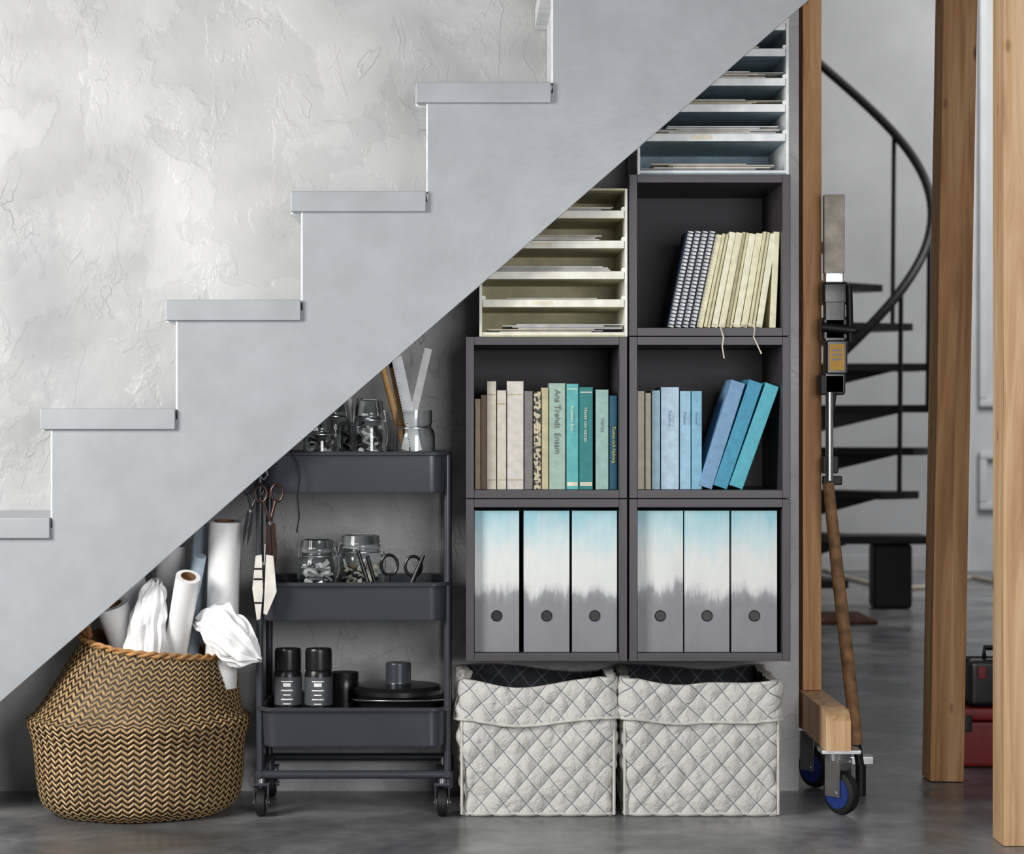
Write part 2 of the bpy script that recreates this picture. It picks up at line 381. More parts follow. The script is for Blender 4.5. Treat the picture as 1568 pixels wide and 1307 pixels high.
# ---------------- magazine files
bmat=binder()
def mag(px0,px1,cell):
    y=.02; x0,zt=at(px0,781,y); x1,zb=at(px1,1000,y); zb=cell[2]+.0004; zt=min(zt,cell[3]-.004)
    x0=max(x0,cell[0]+.0008); x1=min(x1,cell[1]-.0008)
    b=B(); t=.003; d=.25
    b.box(x0,x1,y,y+t,zb,zt,bmat,.001)
    prof=[(y+t,zb),(y+d,zb),(y+d,zb+.12),(y+d*.55,zt),(y+t,zt)]
    for xa in (x0,x1-t):
        vs=[(xa,p,q) for p,q in prof]+[(xa+t,p,q) for p,q in prof]; n=len(prof)
        b.add(vs,[list(range(n)),[n+j for j in range(n)][::-1]]+[[j,n+j,n+(j+1)%n,(j+1)%n] for j in range(n)],bmat)
    b.box(x0+t,x1-t,y+t,y+d,zb,zb+t,bmat); b.box(x0+t,x1-t,y+d-t,y+d,zb+t,zb+.12,bmat)
    b.box(x0+t+.002,x1-t-.004,y+.02,y+d-.02,zb+t,zt-.012,pages)
    xc,zc=at((px0+px1)/2,942,y)
    b.lathe([(0.0001,-.0007),(.0103,-.0007)],(xc,y,zc),black,28,'Y')  # flat black disc: the shade inside the finger hole, put in as colour
    b.tube([(xc+.0112*math.cos(q),y-.0006,zc+.0112*math.sin(q)) for q in [i*math.pi/14 for i in range(28)]],.0011,iron,8,True)
    b.obj('magazine_file',origin=((x0+x1)/2,y,zb))
for a,c,cell in ((726,795,C_bl),(802,872,C_bl),(876,945,C_bl),(976,1046,C_br),(1048,1117,C_br),(1120,1190,C_br)): mag(a,c,cell)

# ---------------- letter tray stacks (papers belong to the stack)
def trays(px0,px1,pyt,pyb,lips,inner,lipm,zfloor):
    y0=.012; d=.31; x0,zt=at(px0,pyt,y0); x1,_=at(px1,pyb,y0); zb=zfloor+.0005
    b=B(); t=.006
    b.box(x0,x0+t,y0,y0+d,zb,zt,lipm,.001); b.box(x1-t,x1,y0,y0+d,zb,zt,lipm,.001)
    b.box(x0+t,x1-t,y0+d-t,y0+d,zb,zt,inner)
    b.box(x0+t,x1-t,y0,y0+d-t,zb,zb+.004,inner); b.box(x0+t,x1-t,y0,y0+d-t,zt-.004,zt,inner)
    xa,xb=x0+t,x1-t
    b.box(xa+.0,xb-.0,y0+.002,y0+.006,zb,zb+.010,lipm,.001)
    for lp in lips:
        _,z=at(0,lp,y0)
        b.box(xa,xb,y0+.004,y0+d-t,z-.006,z-.003,inner)
        b.box(xa+.001,xb-.001,y0,y0+.004,z-.008,z+.009,lipm,.0018)
        b.cyl((xa+.003,y0+.001,z+.012),(xa+.003,y0+.004,z+.012),.005,lipm,12); b.cyl((xb-.003,y0+.001,z+.012),(xb-.003,y0+.004,z+.012),.005,lipm,12)
    zs=[zb+.0045]+[at(0,lp,y0)[1]-.0025 for lp in lips]
    for i,z in enumerate(zs):
        n=random.randint(6,11)
        for k in range(n):
            w=random.uniform(.19,.27); cx=(xa+xb)/2+random.uniform(-.04,.04); w=min(w,2*min(cx-xa,xb-cx)-.006)
            zz=z+k*.0026+.0006
            b.box(cx-w/2,cx+w/2,y0+.008+random.uniform(0,.01),y0+.27,zz,zz+.0012,random.choice([white,creamp,white]),0,None)
    # small label holders on two lips
    for lp in lips[:1]+lips[2:3]:
        x,z=at((px0+px1)/2-18,lp,y0); b.box(x-.022,x+.022,y0-.0008,y0+.001,z-.004,z+.005,creamp)
    b.obj('letter_tray_stack')
olive=M('olive_board',rgb(206,200,166),0.7); bluei=M('blue_grey_board',rgb(146,168,180),0.7)
ivory=M('ivory_board',rgb(246,242,228),0.6); coolw=M('cool_white_board',rgb(236,241,244),0.6)
trays(734,961,288,513,[464,421,374,328],olive,ivory,C_ml[3]+.0175)
trays(976,1208,22,265,[210,165,125,80,40],bluei,coolw,C_tr[3]+.0175)

# ---------------- quilted bins
qm=quilt('quilted_canvas',rgb(216,215,208),rgb(98,104,120)); ql=quilt('quilted_lining',rgb(56,58,64),rgb(120,122,130)); pip=M('canvas_piping',rgb(206,204,196),.9)
def puff(s,z,p=.049):
    z*=.88; return abs(math.sin(math.pi*(s+z)/p)*math.sin(math.pi*(s-z)/p))**.6
def bin_(px0,px1,sd):
    xa,_=at(px0,1250,-.0); xb,_=at(px1,1250,-.0); cx=(xa+xb)/2; w=xb-xa-.012; d=.325; cy=.008+d/2; b=B(); H=.297
    def shell(z0,z1,nz,off,mat,amp,cuff=False,inner=False):
        base=rrect(cx,cy,w-.016,d-.016,.012,0,4); P=[]; acc=0
        n=len(base)
        for i in range(n):
            p,q=base[i],base[(i+1)%n]; L=(q-p).length; k=max(1,int(L/.003))
            dirn=(q-p).normalized(); nn=Vector((dirn.y,-dirn.x,0))
            for j in range(k):
                P.append((p.lerp(q,j/k),nn,acc+L*j/k))
            acc+=L
        vs=[];us=[]
        for iz in range(nz+1):
            f=iz/nz; z=z0+(z1-z0)*f
            for (p,nn,s) in P:
                wr=1-abs(noise.noise(Vector((p.x*22+sd+p.z,p.y*22,z*16+p.x*10))))*2
                wob=noise.noise(Vector((p.x*8+sd,p.y*9,z*9)))*.013+noise.noise(Vector((p.x*34+sd,p.y*34,z*28)))*.004-.0026*max(0,wr)**3
                zz=z
                if cuff or inner:
                    sag=noise.noise(Vector((p.x*6+sd*3,p.y*5,0)))*.022-.004
                    if p.y<cy-d*.4: sag-=.010*max(0,1-((p.x-cx)/(w*.4))**2)
                    zz=z+sag*(1 if f>.5 else .8)
                tz=z/H; bow=.004*math.sin(min(1,tz)*math.pi)
                o=off+amp*puff(s,z)+wob*(min(1,z/.04))+bow-(.006 if f>.97 and cuff else 0)
                if inner: o=-.012+wob
                sw=.0035*noise.noise(Vector((s*10,z*10,sd)))
                vs.append(Vector((p.x,p.y,zz))+nn*o); us.append((s+sw,z+sw*.7))
        m=len(P);fs=[];uv=[]
        for iz in range(nz):
            for j in range(m):
                k=(j+1)%m; f=[iz*m+j,iz*m+k,(iz+1)*m+k,(iz+1)*m+j]
                u=[us[q] for q in f]
                if k==0: u[1]=(acc,u[1][1]); u[2]=(acc,u[2][1])
                if inner: f=f[::-1];u=u[::-1]
                fs.append(f); uv.append(u)
        b.add(vs,fs,mat,None,uv)
        return [vs[j] for j in range(m)],[vs[nz*m+j] for j in range(m)]
    lo,_=shell(0.001,.26,84,0,qm,.0065)
    clo,chi=shell(.212,H,30,.008,qm,.006,True)
    _,ihi=shell(.02,H-.001,20,0,ql,0,False,True)
    n=len(chi); b.add(list(chi)+list(ihi),[[j,(j+1)%n,n+(j+1)%n,n+j] for j in range(n)],pip)
    b.tube([p+Vector((0,0,-.001)) for p in clo[::2]],.0035,pip,6,True)
    b.tube([p+Vector((0,0,.004)) for p in lo[::2]],.003,pip,6,True)
    for sx in (-1,1):
        b.tube([(cx+sx*(w/2-.004),cy-d/2+.004,z) for z in [.004+.02*i for i in range(11)]],.0032,pip,6)
    b.box(cx-w/2+.01,cx+w/2-.01,cy-d/2+.01,cy+d/2-.01,.001,.004,pip)
    b.obj('quilted_storage_bin',ang=80)
bin_(700,948,1.3); bin_(950,1200,5.7)

# ---------------- utility cart
xL,_=at(392,0,-.02); xR,_=at(689,0,-.02); cw=xR-xL; cxm=(xL+xR)/2; cd=.33; cym=-.02+cd/2
b=B()
def tray(zt,zb):
    bw=cw-.02; loops=[rrect(cxm,cym,bw-.012,cd-.03,.028,zb),rrect(cxm,cym,bw-.004,cd-.024,.032,zb+.005),rrect(cxm,cym,bw,cd-.02,.035,zt-.010),
        rrect(cxm,cym,cw,cd,.04,zt-.008),rrect(cxm,cym,cw+.001,cd+.001,.04,zt-.003),rrect(cxm,cym,cw-.004,cd-.004,.039,zt),
        rrect(cxm,cym,bw-.006,cd-.026,.034,zt-.002),rrect(cxm,cym,bw-.010,cd-.03,.03,zb+.008),rrect(cxm,cym,bw-.03,cd-.05,.02,zb+.004)]
    b.loft(loops,cartm,True,True,True)
T=[(.784,.694),(.504,.421),(.237,.151)]
for zt,zb in T: tray(zt,zb)
for x in (xL+.004,xR-.006):
    for y in (cym-cd/2+.045,cym+cd/2-.045):
        b.cyl((x,y,.088),(x,y,.778),.0078,cartm,14)
        b.cyl((x,y,.095),(x,y,.06),.012,cartm,14)
    b.tube([(x,cym-cd/2+.02,.092),(x,cym+cd/2-.02,.092)],.008,cartm,12)
for y in (cym-cd/2+.03,cym+cd/2-.03): b.cyl((xL,y,.090),(xR,y,.090),.009,cartm,14)
b.tube([(xL,cym-.06,.775),(xL-.02,cym-.06,.785),(xL-.03,cym-.05,.79),(xL-.03,cym+.05,.79),(xL-.02,cym+.06,.785),(xL,cym+.06,.775)],.006,cartm,10)
for x in (xL+.008,xR-.017):
    for y in (cym-cd/2+.035,cym+cd/2-.035):
        b.lathe([(.0001,-.011),(.022,-.011),(.029,-.008),(.030,0),(.029,.008),(.022,.011),(.0001,.011)],(x,y,.030),rubber,28,'X')
        b.lathe([(.0001,-.0125),(.014,-.0125),(.014,.0125),(.0001,.0125)],(x,y,.030),steel,20,'X')
        for sx in (-1,1): b.box(x+sx*.0145-.0015,x+sx*.0145+.0015,y-.012,y+.012,.026,.072,cartm,.001)
        b.box(x-.017,x+.017,y-.016,y+.016,.066,.073,cartm,.002); b.cyl((x,y,.07),(x,y,.09),.008,steel,12)
        b.cyl((x-.018,y,.03),(x+.018,y,.03),.004,steel,10)
b.obj('utility_cart')

# jars
def jar(u,vt,y,rpx,zf,name='glass_jar',fill=None,lid=True,rods=0,nf=28,lev=.45):
    x,zt=at(u,vt,y); r=rpx*K*(1+y/CAMD); h=zt-zf; b=B(); c=(x,y,zf+.0006); g=.0022
    hb=h*.82
    b.lathe([(.0001,0),(r*.9,0),(r,.006),(r,hb*.82),(r*.96,hb*.9),(r*.82,hb*.97),(r*.82,hb),(r*.82-g,hb),(r*.82-g,hb*.96),(r*.94-g,hb*.88),(r-g,hb*.8),(r-g,.008),(.0001,.005)],c,GL,36)
    b.tube([(x+r*.86*math.cos(q),y+r*.86*math.sin(q),zf+hb*.95) for q in [i*math.pi/12 for i in range(24)]],.0016,steel,6,True)
    if lid:
        b.lathe([(.0001,hb+.001),(r*.86,hb+.001),(r*.88,hb+.004),(r*.86,hb+.008),(r*.8,h-.003),(r*.5,h),(.0001,h)],c,GL,36)
        b.tube([(x-r*.95,y,zf+hb*.93),(x-r*.9,y,zf+hb+.01),(x-r*.4,y,zf+h+.001),(x+r*.4,y,zf+h+.001),(x+r*.9,y,zf+hb+.01),(x+r*.95,y,zf+hb*.93)],.0016,steel,6)
        b.tube([(x+r*.98,y-.01,zf+hb*.6),(x+r*1.08,y,zf+hb*.75),(x+r*.98,y+.01,zf+hb*.95)],.0016,steel,6)
    elif not rods:
        b.lathe([(r*.82,hb),(r*.86,hb+.003),(r*.86,h),(r*.86-g,h),(r*.86-g,hb)],c,GL,36)
    if fill:
        for k in range(nf):
            a=random.uniform(0,6.28); rr=r*.75*math.sqrt(random.random()); a2=random.uniform(0,6.28); z1=.012+(hb*lev)*random.random()
            p=Vector((x+rr*math.cos(a),y+rr*math.sin(a),zf+z1)); q=Vector((x+r*.75*math.cos(a2),y+r*.75*math.sin(a2),min(zf+hb*.86,zf+z1+random.uniform(-.2,.4)*hb*.6)))
            q.z=max(q.z,zf+.012); b.cyl(p,q,random.uniform(.0025,.006),random.choice(fill),7)
        for k in range(rods):
            a=6.28*k/rods; p=Vector((x-r*.5*math.cos(a),y-r*.5*math.sin(a),zf+.012)); q=Vector((x+r*.62*math.cos(a),y+r*.62*math.sin(a),zf+h+random.uniform(-.03,.02)))
            mm=random.choice(fill); d=(q-p).normalized(); b.cyl(p,q,.003,mm,8); b.cyl(q-d*.004,q+d*.018,.0045,random.choice([steel,mm]),8)
    b.obj(name)
zt0=.694+.0045; zm0=.421+.0045; zb0=.151+.0045
dk=M('dark_bits',rgb(50,44,42),.4,.4); br_=M('brass_bits',rgb(190,160,100),.4,.5); lw=M('light_wood',rgb(214,168,110),.6)
jar(490,640,.06,26,zt0,fill=[dk,white,steel,white],nf=60,lev=.8); jar(540,622,.17,23,zt0,fill=[steel,dk,white,steel],lid=False,rods=7,nf=40,lev=.8); jar(566,612,.07,26,zt0,fill=[steel,white,dk,white],nf=60,lev=.7); jar(634,628,.10,32,zt0,lid=False)
jar(486,824,.08,31,zm0,fill=[white,dk,white,steel],nf=90,lev=.62); jar(552,817,.15,36,zm0,fill=[creamp,br_,white,dk],nf=110,lev=.62)
jar(512,606,.26,22,zt0,fill=[white,steel],lid=True,nf=36,lev=.8)
def stick(p0,p1,y0,y1,w,m,name,round_=False,tip=None):
    x0,z0=at(*p0,y0); x1,z1=at(*p1,y1); b=B()
    if round_:
        b.cyl((x0,y0,z0),(x1,y1,z1),w,m,10)
        d=(Vector((x1-x0,y1-y0,z1-z0))).normalized(); e=Vector((x1,y1,z1)); b.cyl(e,e+d*.02,w,tip,10,r2=w*.3)
    else:
        d=Vector((x1-x0,0,z1-z0)); L=d.length; ang=math.atan2(d.x,d.z)
        b.box(-w,w,-.0015,.0015,0,L,m,.0008,TR(x0,y0,z0,ang))
        if 'ruler' in name:
            for i in range(int(L/.006)): b.box(-w,-w+(.007 if i%5==0 else .004),-.0019,-.0014,.004+i*.006,.0048+i*.006,black,0,TR(x0,y0,z0,ang))
    b.obj(name)
stick((620,688),(656,533),.09,.10,.0085,white,'paint_stirrer')
stick((620,690),(586,560),.11,.10,.0075,lw,'pencil',True,lw)
stick((626,688),(600,562),.12,.13,.006,lw,'pencil',True,dk)
stick((638,690),(607,545),.085,.09,.012,M('ruler_metal',rgb(220,222,224),.35,.1),'ruler')

def scissors(name,u,v,y,s,m,ang=0,mb=None):
    x,z=at(u,v,y); X=TR(x,y,z,ang); b=B(); mb=mb or m
    for sx in (-1,1):
        b.tube([(sx*.017*s+.0125*s*math.cos(q),sx*.0015,.03*s+.018*s*math.sin(q)) for q in [i*math.pi/10 for i in range(20)]],.0028*s,m,8,True,X)
        b.tube([(sx*.013*s,sx*.0015,.013*s),(sx*.006*s,sx*.0015,-.01*s),(-sx*.002*s,sx*.0015,-.035*s)],.0032*s,m,8,False,X)
        pl=[(-sx*.002*s,-.03*s),(-sx*.010*s,-.035*s),(-sx*.012*s,-.09*s),(-sx*.006*s,-.135*s),(-sx*.001*s,-.09*s)]
        b.prism([(p,q) for p,q in pl],sx*.0015-.001,sx*.0015+.001,mb,X)
    b.cyl((0,-.004,-.033*s),(0,.004,-.033*s),.004*s,steel,12,X=X)
    b.obj(name)
brown=M('bronze_scissors',rgb(70,50,44),.35,.7)
scissors('scissors',413,776,-.034,1.0,brown,-.05)
scissors('scissors',386,764,-.026,.75,M('dark_steel',rgb(60,60,64),.3,.8),.15)
b=B(); x,z=at(404,712,-.034)
b.tube([(x,-.026,z),(x-.01,-.03,z-.004),(x-.012,-.034,z-.02),(x,-.034,z-.03),(x+.008,-.034,z-.02),(x+.004,-.034,z-.006)],.0022,steel,8); b.obj('metal_hook')
b=B(); pg=M('pale_wood_peg',rgb(222,216,208),.6)
for p in ([(392,850),(401,848),(403,905),(399,946),(394,948),(387,900)],[(408,848),(419,850),(424,905),(409,940),(404,938),(406,900)]):
    b.prism([at(u,v,-.036) for u,v in p],-.046,-.036,pg)
for v in (868,884,920): b.prism([at(u,w_,-.0365) for u,w_ in ((389,v),(402,v),(402,v+3),(389,v+3))],-.0467,-.045,dk)
xx_,zz_=at(405,862,-.04)
b.cyl((xx_-.014,-.041,zz_),(xx_+.014,-.041,zz_),.0045,steel,10); b.tube([(at(405,862,-.041)[0],-.041,zz_),(at(406,832,-.041)[0],-.038,at(406,832,-.041)[1])],.0012,steel,6)
b.obj('clothes_peg',bev=.001)
b=B(); pts=[(445,690),(455,706),(459,730),(455,760),(458,790),(454,815)]
b.tube([(at(u,v,-.03)[0],-.027,at(u,v,-.03)[1]) for u,v in pts],.0015,black,6); b.obj('hanging_cord')
b=B()
for u,vv,r in ((633,866,.018),(596,864,.018)):
    x,z=at(u,vv,.06); b.tube([(x+r*math.cos(q),.06,z+r*1.2*math.sin(q)) for q in [i*math.pi/10 for i in range(20)]],.0035,black,8,True)
    b.cyl((x,.06,z-r*1.2),(x-.005,.06,zm0+.004),.004,black,8)
x1,z1=at(649,848,.06); b.cyl((at(612,884,.05)[0],.05,zm0+.01),(x1,.05,z1),.007,black,10,r2=.004)
b.obj('cutting_pliers')
b=B(); x1,z1=at(548,843,.02); b.cyl((at(578,884,.02)[0],.02,zm0+.01),(x1,.02,z1),.006,black,10,r2=.004); b.cyl((at(586,884,.02)[0],.035,zm0+.01),(at(562,850,.02)[0],.03,z1-.01),.005,black,10,r2=.004)
b.obj('craft_knife')
def can(u,vt,y,r):
    x,zt=at(u,vt,y); h=zt-zb0; b=B(); c=(x,y,zb0+.0006); bm_=M('can_black',rgb(28,28,30),.3,.3); lb=M('can_label',rgb(78,80,84),.4)
    b.lathe([(.0001,0),(r*.95,0),(r,.003),(r,h*.40)],c,bm_,32); b.lathe([(r,h*.40),(r*1.003,h*.401),(r*1.003,h*.70),(r,h*.701)],c,lb,32)
    b.lathe([(r,h*.70),(r*.97,h*.74),(r*.9,h*.765),(r*.92,h*.77)],c,bm_,32); b.lathe([(r*.92,h*.77),(r*.95,h*.775),(r*.95,h*.97),(r*.88,h),(.0001,h)],c,black,32)
    for k in range(6):
        zz=h*(.41+.048*k); q=[-math.pi/2+(-.45+.9*i/8)*(.6+.35*(k%2)) for i in range(9)]
        b.loft([[Vector(c)+Vector((r*1.012*math.cos(a),r*1.012*math.sin(a),zz)) for a in q],[Vector(c)+Vector((r*1.012*math.cos(a),r*1.012*math.sin(a),zz+.0025+.005*(k==4))) for a in q]],white,False)
    b.obj('spray_paint_can')
can(441,992,.06,.0305); can(488,992,.05,.0305)
b=B(); x,zt=at(610,1045,.12); c=(x,.12,zb0+.0006); h=zt-zb0
b.lathe([(.0001,0),(.062,0),(.07,.01),(.088,h*.6),(.094,h*.8),(.098,h*.82),(.098,h*.9),(.09,h*.97),(.05,h),(.03,h)],c,black,48)
b.lathe([(.03,h-.001),(.028,h+.004),(.028,h+.042),(.0265,h+.045),(.0001,h+.045)],c,cartm,32)
b.tube([(x+.1*math.cos(q),.12+.1*math.sin(q),zb0+h*.70-.008*math.sin(q)) for q in [math.pi+i*math.pi/16 for i in range(17)]],.0022,steel,8)
b.obj('lidded_pot')
b=B(); x,zt=at(527,1018,.18); b.lathe([(.0001,0),(.034,0),(.036,.004),(.036,.10),(.03,.12),(.0001,.12)],(x,.2,zb0+.0006),black,32); b.lathe([(.031,.12),(.031,.135),(.0001,.137)],(x,.2,zb0),iron,24); b.obj('paint_tin')

# ---------------- basket
BX,_=at(213,0,.09); BY=.10
bp=[(128,1240),(146,1222),(153,1190),(156,1150),(158,1128),(163,1112),(167,1100),(166,1093),(158,1088),(149,1075),(138,1050),(128,1025),(119,1003),(114,988)]
pr=[]
s=1+BY/CAMD
for r,v in bp: pr.append((r*K*s,CZ+(653-v)*K*s))
zoff=pr[0][1]; pr=[(r,z-zoff+.002 if i==0 else z-zoff*(1-min(1,(z-zoff)/.2))) for i,(r,z) in enumerate(pr)]
def resample(p,n):
    out=[]
    m=len(p)
    for k in range(n+1):
        t=k/n*(m-1); i=min(int(t),m-2); f=t-i
        P=[Vector(p[max(i-1,0)]),Vector(p[i]),Vector(p[i+1]),Vector(p[min(i+2,m-1)])]
        out.append(.5*((2*P[1])+(-P[0]+P[2])*f+(2*P[0]-5*P[1]+4*P[2]-P[3])*f*f+(-P[0]+3*P[1]-3*P[2]+P[3])*f**3))
    return out
ROW=.0125
pp=resample(pr,150); cols=110; seg=cols*4; b=B()
SH=.042; TILT=.026
vs=[];vv=[];acc=0
for k,p in enumerate(pp):
    if k: acc+=(pp[k]-pp[k-1]).length
    vv.append(acc/ROW)
    f=max(0,(p.y-.22)/.15)
    for j in range(seg):
        a=2*math.pi*j/seg; u=j/seg*cols
        tri=1-abs((u%2)-1); fr=(acc/ROW+tri*.8)%1
        rr=p.x+.0022*math.sin(math.pi*fr)+.004*math.sin(3*a+1)*f+.002*math.sin(7*a+k*.05)+.003*math.sin(2*a+.6)
        vs.append((BX+SH*f+rr*math.cos(a),BY+rr*math.sin(a),max(.001,p.y-f*TILT*math.cos(a)+f*.005*math.sin(a*2+2.4))))
fs=[];uv=[]
for k in range(len(pp)-1):
    for j in range(seg):
        n=(j+1)%seg; fs.append([k*seg+j,k*seg+n,(k+1)*seg+n,(k+1)*seg+j])
        uv.append([(j/seg*cols,vv[k]),((j+1)/seg*cols,vv[k]),((j+1)/seg*cols,vv[k+1]),(j/seg*cols,vv[k+1])])
b.add(vs,fs,weavem,None,uv)
TX=BX+SH
top_=vs[-seg:]; rim=M('straw_rim',rgb(176,130,78),.6,0,.2,60,.4); lea=M('brown_handle',rgb(130,84,48),.6)
R_=[Vector(p) for p in top_[::2]]
for ph in (0,math.pi):
    b.tube([p+Vector(((p.x-TX)*.03*math.cos(i*.571+ph),(p.y-BY)*.03*math.cos(i*.571+ph),.004*math.sin(i*.571+ph))) for i,p in enumerate(R_)],.0042,rim,7,True)
inn=[[Vector(p) for p in top_[::4]]]
for sc_,dz,dx in ((.95,-.02,0),(1.05,-.1,-.015),(1.15,-.2,-.042),(.9,-.33,-.042)):
    inn.append([Vector((TX+dx+(p[0]-TX)*sc_*.93,BY+(p[1]-BY)*sc_*.93,max(.01,p[2]+dz))) for p in top_[::4]])
b.loft(inn,M('basket_inside',rgb(120,90,56),.8),True,False,True)
for a,zz in ((math.radians(200),.385),(math.radians(-8),.345)):
    c=Vector((TX+.160*math.cos(a),BY+.160*math.sin(a),zz)); tdir=Vector((-math.sin(a),math.cos(a),0)); o=Vector((math.cos(a),math.sin(a),0))
    for ph in (0,math.pi):
        b.tube([c+tdir*(.045*math.cos(q)+.003*math.cos(q*14+ph))+Vector((0,0,.045*math.sin(q)))+o*(.006*math.sin(q)+.003*math.sin(q*14+ph)) for q in [i*math.pi/40 for i in range(41)]],.0042,lea if a>1 else rim,8)
b.lathe([(.0001,.003),(.175,.003)],(BX,BY,0),rim,48)
b.obj('seagrass_basket',ang=70)
film=M('frosted_film',rgb(250,250,250),.28,0,0.02,14,.3); paleb=M('pale_blue_paper',rgb(192,210,224),.4); kraft=M('kraft_core',rgb(120,86,58),.7)
def roll(p0,y0,p1,y1,r,m,name='paper_roll',hollow=True,core=None,slope=0):
    x0,z0=at(*p0,y0); x1,z1=at(*p1,y1); b=B(); a=Vector((x0,y0,z0)); c=Vector((x1,y1,z1)); d=(c-a).normalized()
    ri=r*.55
    up=Vector((1,0,0)); u=(up-d*up.dot(d)).normalized(); w=d.cross(u); seg=40
    def ring(cen,rad): return [cen+(u*math.cos(2*math.pi*j/seg)+w*math.sin(2*math.pi*j/seg))*rad for j in range(seg)]
    L=[ring(a+(c-a)*f,r*(1+.015*math.sin(f*9))) for f in (0,.2,.4,.6,.8,.9,1)]
    if hollow: L+= [ring(c,ri),ring(c-d*.05,ri)]
    b.loft(L,m,True,True,not hollow)
    if hollow:
        b.loft([ring(c+d*.001,ri*1.12),ring(c+d*.002,ri),ring(c-d*.05,ri*.98)],core or kraft,True,False,True)
    e=[ring(a+(c-a)*f,r*1.025)[0:11] for f in (0,.3,.6,.98)]
    b.loft(e,m,False)
    b.obj(name)
roll((338,1050),.06,(345,797),.03,.035,film)
roll((285,1080),.13,(312,775),.12,.018,paleb)
roll((258,1060),.10,(288,882),-.05,.026,film)
roll((266,1060),.12,(306,850),.02,.0145,paleb,hollow=False)
roll((228,1060),.16,(197,880),.11,.034,film)
roll((252,1060),.22,(262,835),.21,.032,film)
roll((212,1040),.10,(172,925),.05,.036,film)
roll((292,1040),.25,(238,838),.26,.022,film)
def q2(u,v,y): x,z=at(u,v,y); return (x,y,z)
def pleat(name,path,rad,seed,squash=(1,1),amp=.5,nf=9):
    b=B(); P=[Vector(p) for p in path]; n=len(P); loops=[]; seg=220; Np=70
    for k in range(Np+1):
        t=k/Np*(n-1); i=min(int(t),n-2); f=t-i
        c=P[i].lerp(P[i+1],f); g=f*f*(3-2*f); r=rad[i]*(1-g)+rad[i+1]*g
        d=(P[-1]-P[0]).normalized(); up=Vector((0,1,0)); u=(up-d*up.dot(d)).normalized(); w=d.cross(u); l=[]
        for j in range(seg):
            a=2*math.pi*j/seg
            ph=a*nf+2.2*noise.noise(Vector((math.cos(a)*1.3,math.sin(a)*1.3,seed+k*.02)))+k*.01
            fold=1+amp*.5*(abs(math.sin(ph*.5))-.6)+amp*.4*noise.noise(Vector((math.cos(a)*4,math.sin(a)*4,seed+k*.04)))
            cr=1+.22*noise.noise(Vector((math.cos(a)*2,math.sin(a)*2,k*.09+seed)))
            l.append(c+(u*math.cos(a)*squash[0]+w*math.sin(a)*squash[1])*r*fold*cr+d*.016*noise.noise(Vector((math.cos(a)*3,math.sin(a)*3,k*.05+seed))))
        loops.append(l)
    b.loft(loops,film,True,True,True); b.obj(name,ang=50,wn=False)
pleat('plastic_sheeting',[q2(300,950,.02),q2(316,946,.0),q2(336,958,-.02),q2(356,976,-.03),q2(376,994,-.035),q2(396,1008,-.035)],[.008,.030,.042,.044,.034,.006],2.3,(.7,1.05),.55,9)
pleat('plastic_sheeting',[q2(222,1050,.04),q2(222,1000,.01),q2(226,950,.0),q2(234,915,.0),q2(240,890,.0)],[.036,.044,.038,.028,.012],6.1,(1,1),.35,8)

# ---------------- timber posts
def post(pxl,pxr,y,d,h,tilt,m,name,zb=0.0):
    x0,_=at(pxl,0,y); x1,_=at(pxr,0,y); b=B(); b.box(0,x1-x0,0,d,0,h,m,.003,None)
    o=b.obj(name,origin=(0,0,0)); o.location=(x0,y,zb); o.rotation_euler=(0,tilt,0); return o
beam_top=.227
post(1229,1258,.385,.07,2.2,0,pine_o,'timber_post',beam_top+.001)
post(1424,1476,.49,.10,3.0,math.radians(1.0),pine_o,'timber_post',.002)
post(1537,1600,-.35,.10,2.6,0,pine,'timber_post',.0)
b=B(); x0,_=at(1265,0,0); x1,_=at(1303,0,0)
pr_=[(0,.142),(.46,.142),(.46,.227),(.03,.227),(0,.205)]
n=len(pr_); vs=[(x0,p,q) for p,q in pr_]+[(x1,p,q) for p,q in pr_]
b.add(vs,[list(range(n)),[n+j for j in range(n)][::-1]]+[[j,n+j,n+(j+1)%n,(j+1)%n] for j in range(n)],pine)
blue=M('blue_wheel',rgb(30,52,120),.4)
for y in (.04,.42):
    x=(x0+x1)/2+.005
    b.box(x-.04,x+.045,y-.035,y+.035,.134,.142,steel,.001); b.lathe([(.0001,.118),(.026,.118),(.03,.134),(.0001,.134)],(x,y,0),steel,24)
    X=TR(x,y,0,0,math.radians(35))
    b.lathe([(.0001,-.013),(.036,-.013),(.045,-.010),(.048,0),(.045,.010),(.036,.013),(.0001,.013)],(0,-.01,.048),rubber,32,'X',X=X)
    b.lathe([(.0001,-.0145),(.034,-.0145),(.034,.0145),(.0001,.0145)],(0,-.01,.048),blue,28,'X',X=X)
    for sx in (-1,1): b.prism([(sx*.018-.0015,.04),(sx*.018+.0015,.04),(sx*.018+.0015,.122),(sx*.018-.0015,.122)],-.024,.02,steel,X)
    b.cyl((-.022,-.01,.048),(.022,-.01,.048),.006,steel,12,X=X); b.box(-.02,.02,-.02,.02,.112,.12,steel,.001,X)
b.obj('timber_dolly',origin=((x0+x1)/2,0,0))
JY=.30
def q3(u,v,y=JY): x,z=at(u,v,y); return (x,y,z)
def jb(b,u0,u1,v0,v1,d,m,bev=.003,y=JY):
    x0,z1=at(u0,v0,y); x1,z0=at(u1,v1,y); b.box(x0,x1,y,y+d,z0,z1,m,bev)
b=B(); yel=M('yellow_label',rgb(220,164,40),.5); oldw=M('worn_handle_wood',rgb(140,104,70),.7,0,.2,40,.2); stain=M('plaster_stained_board',rgb(190,180,166),.8,0,.2,18,.3)
jb(b,1262,1294,297,418,.025,stain)
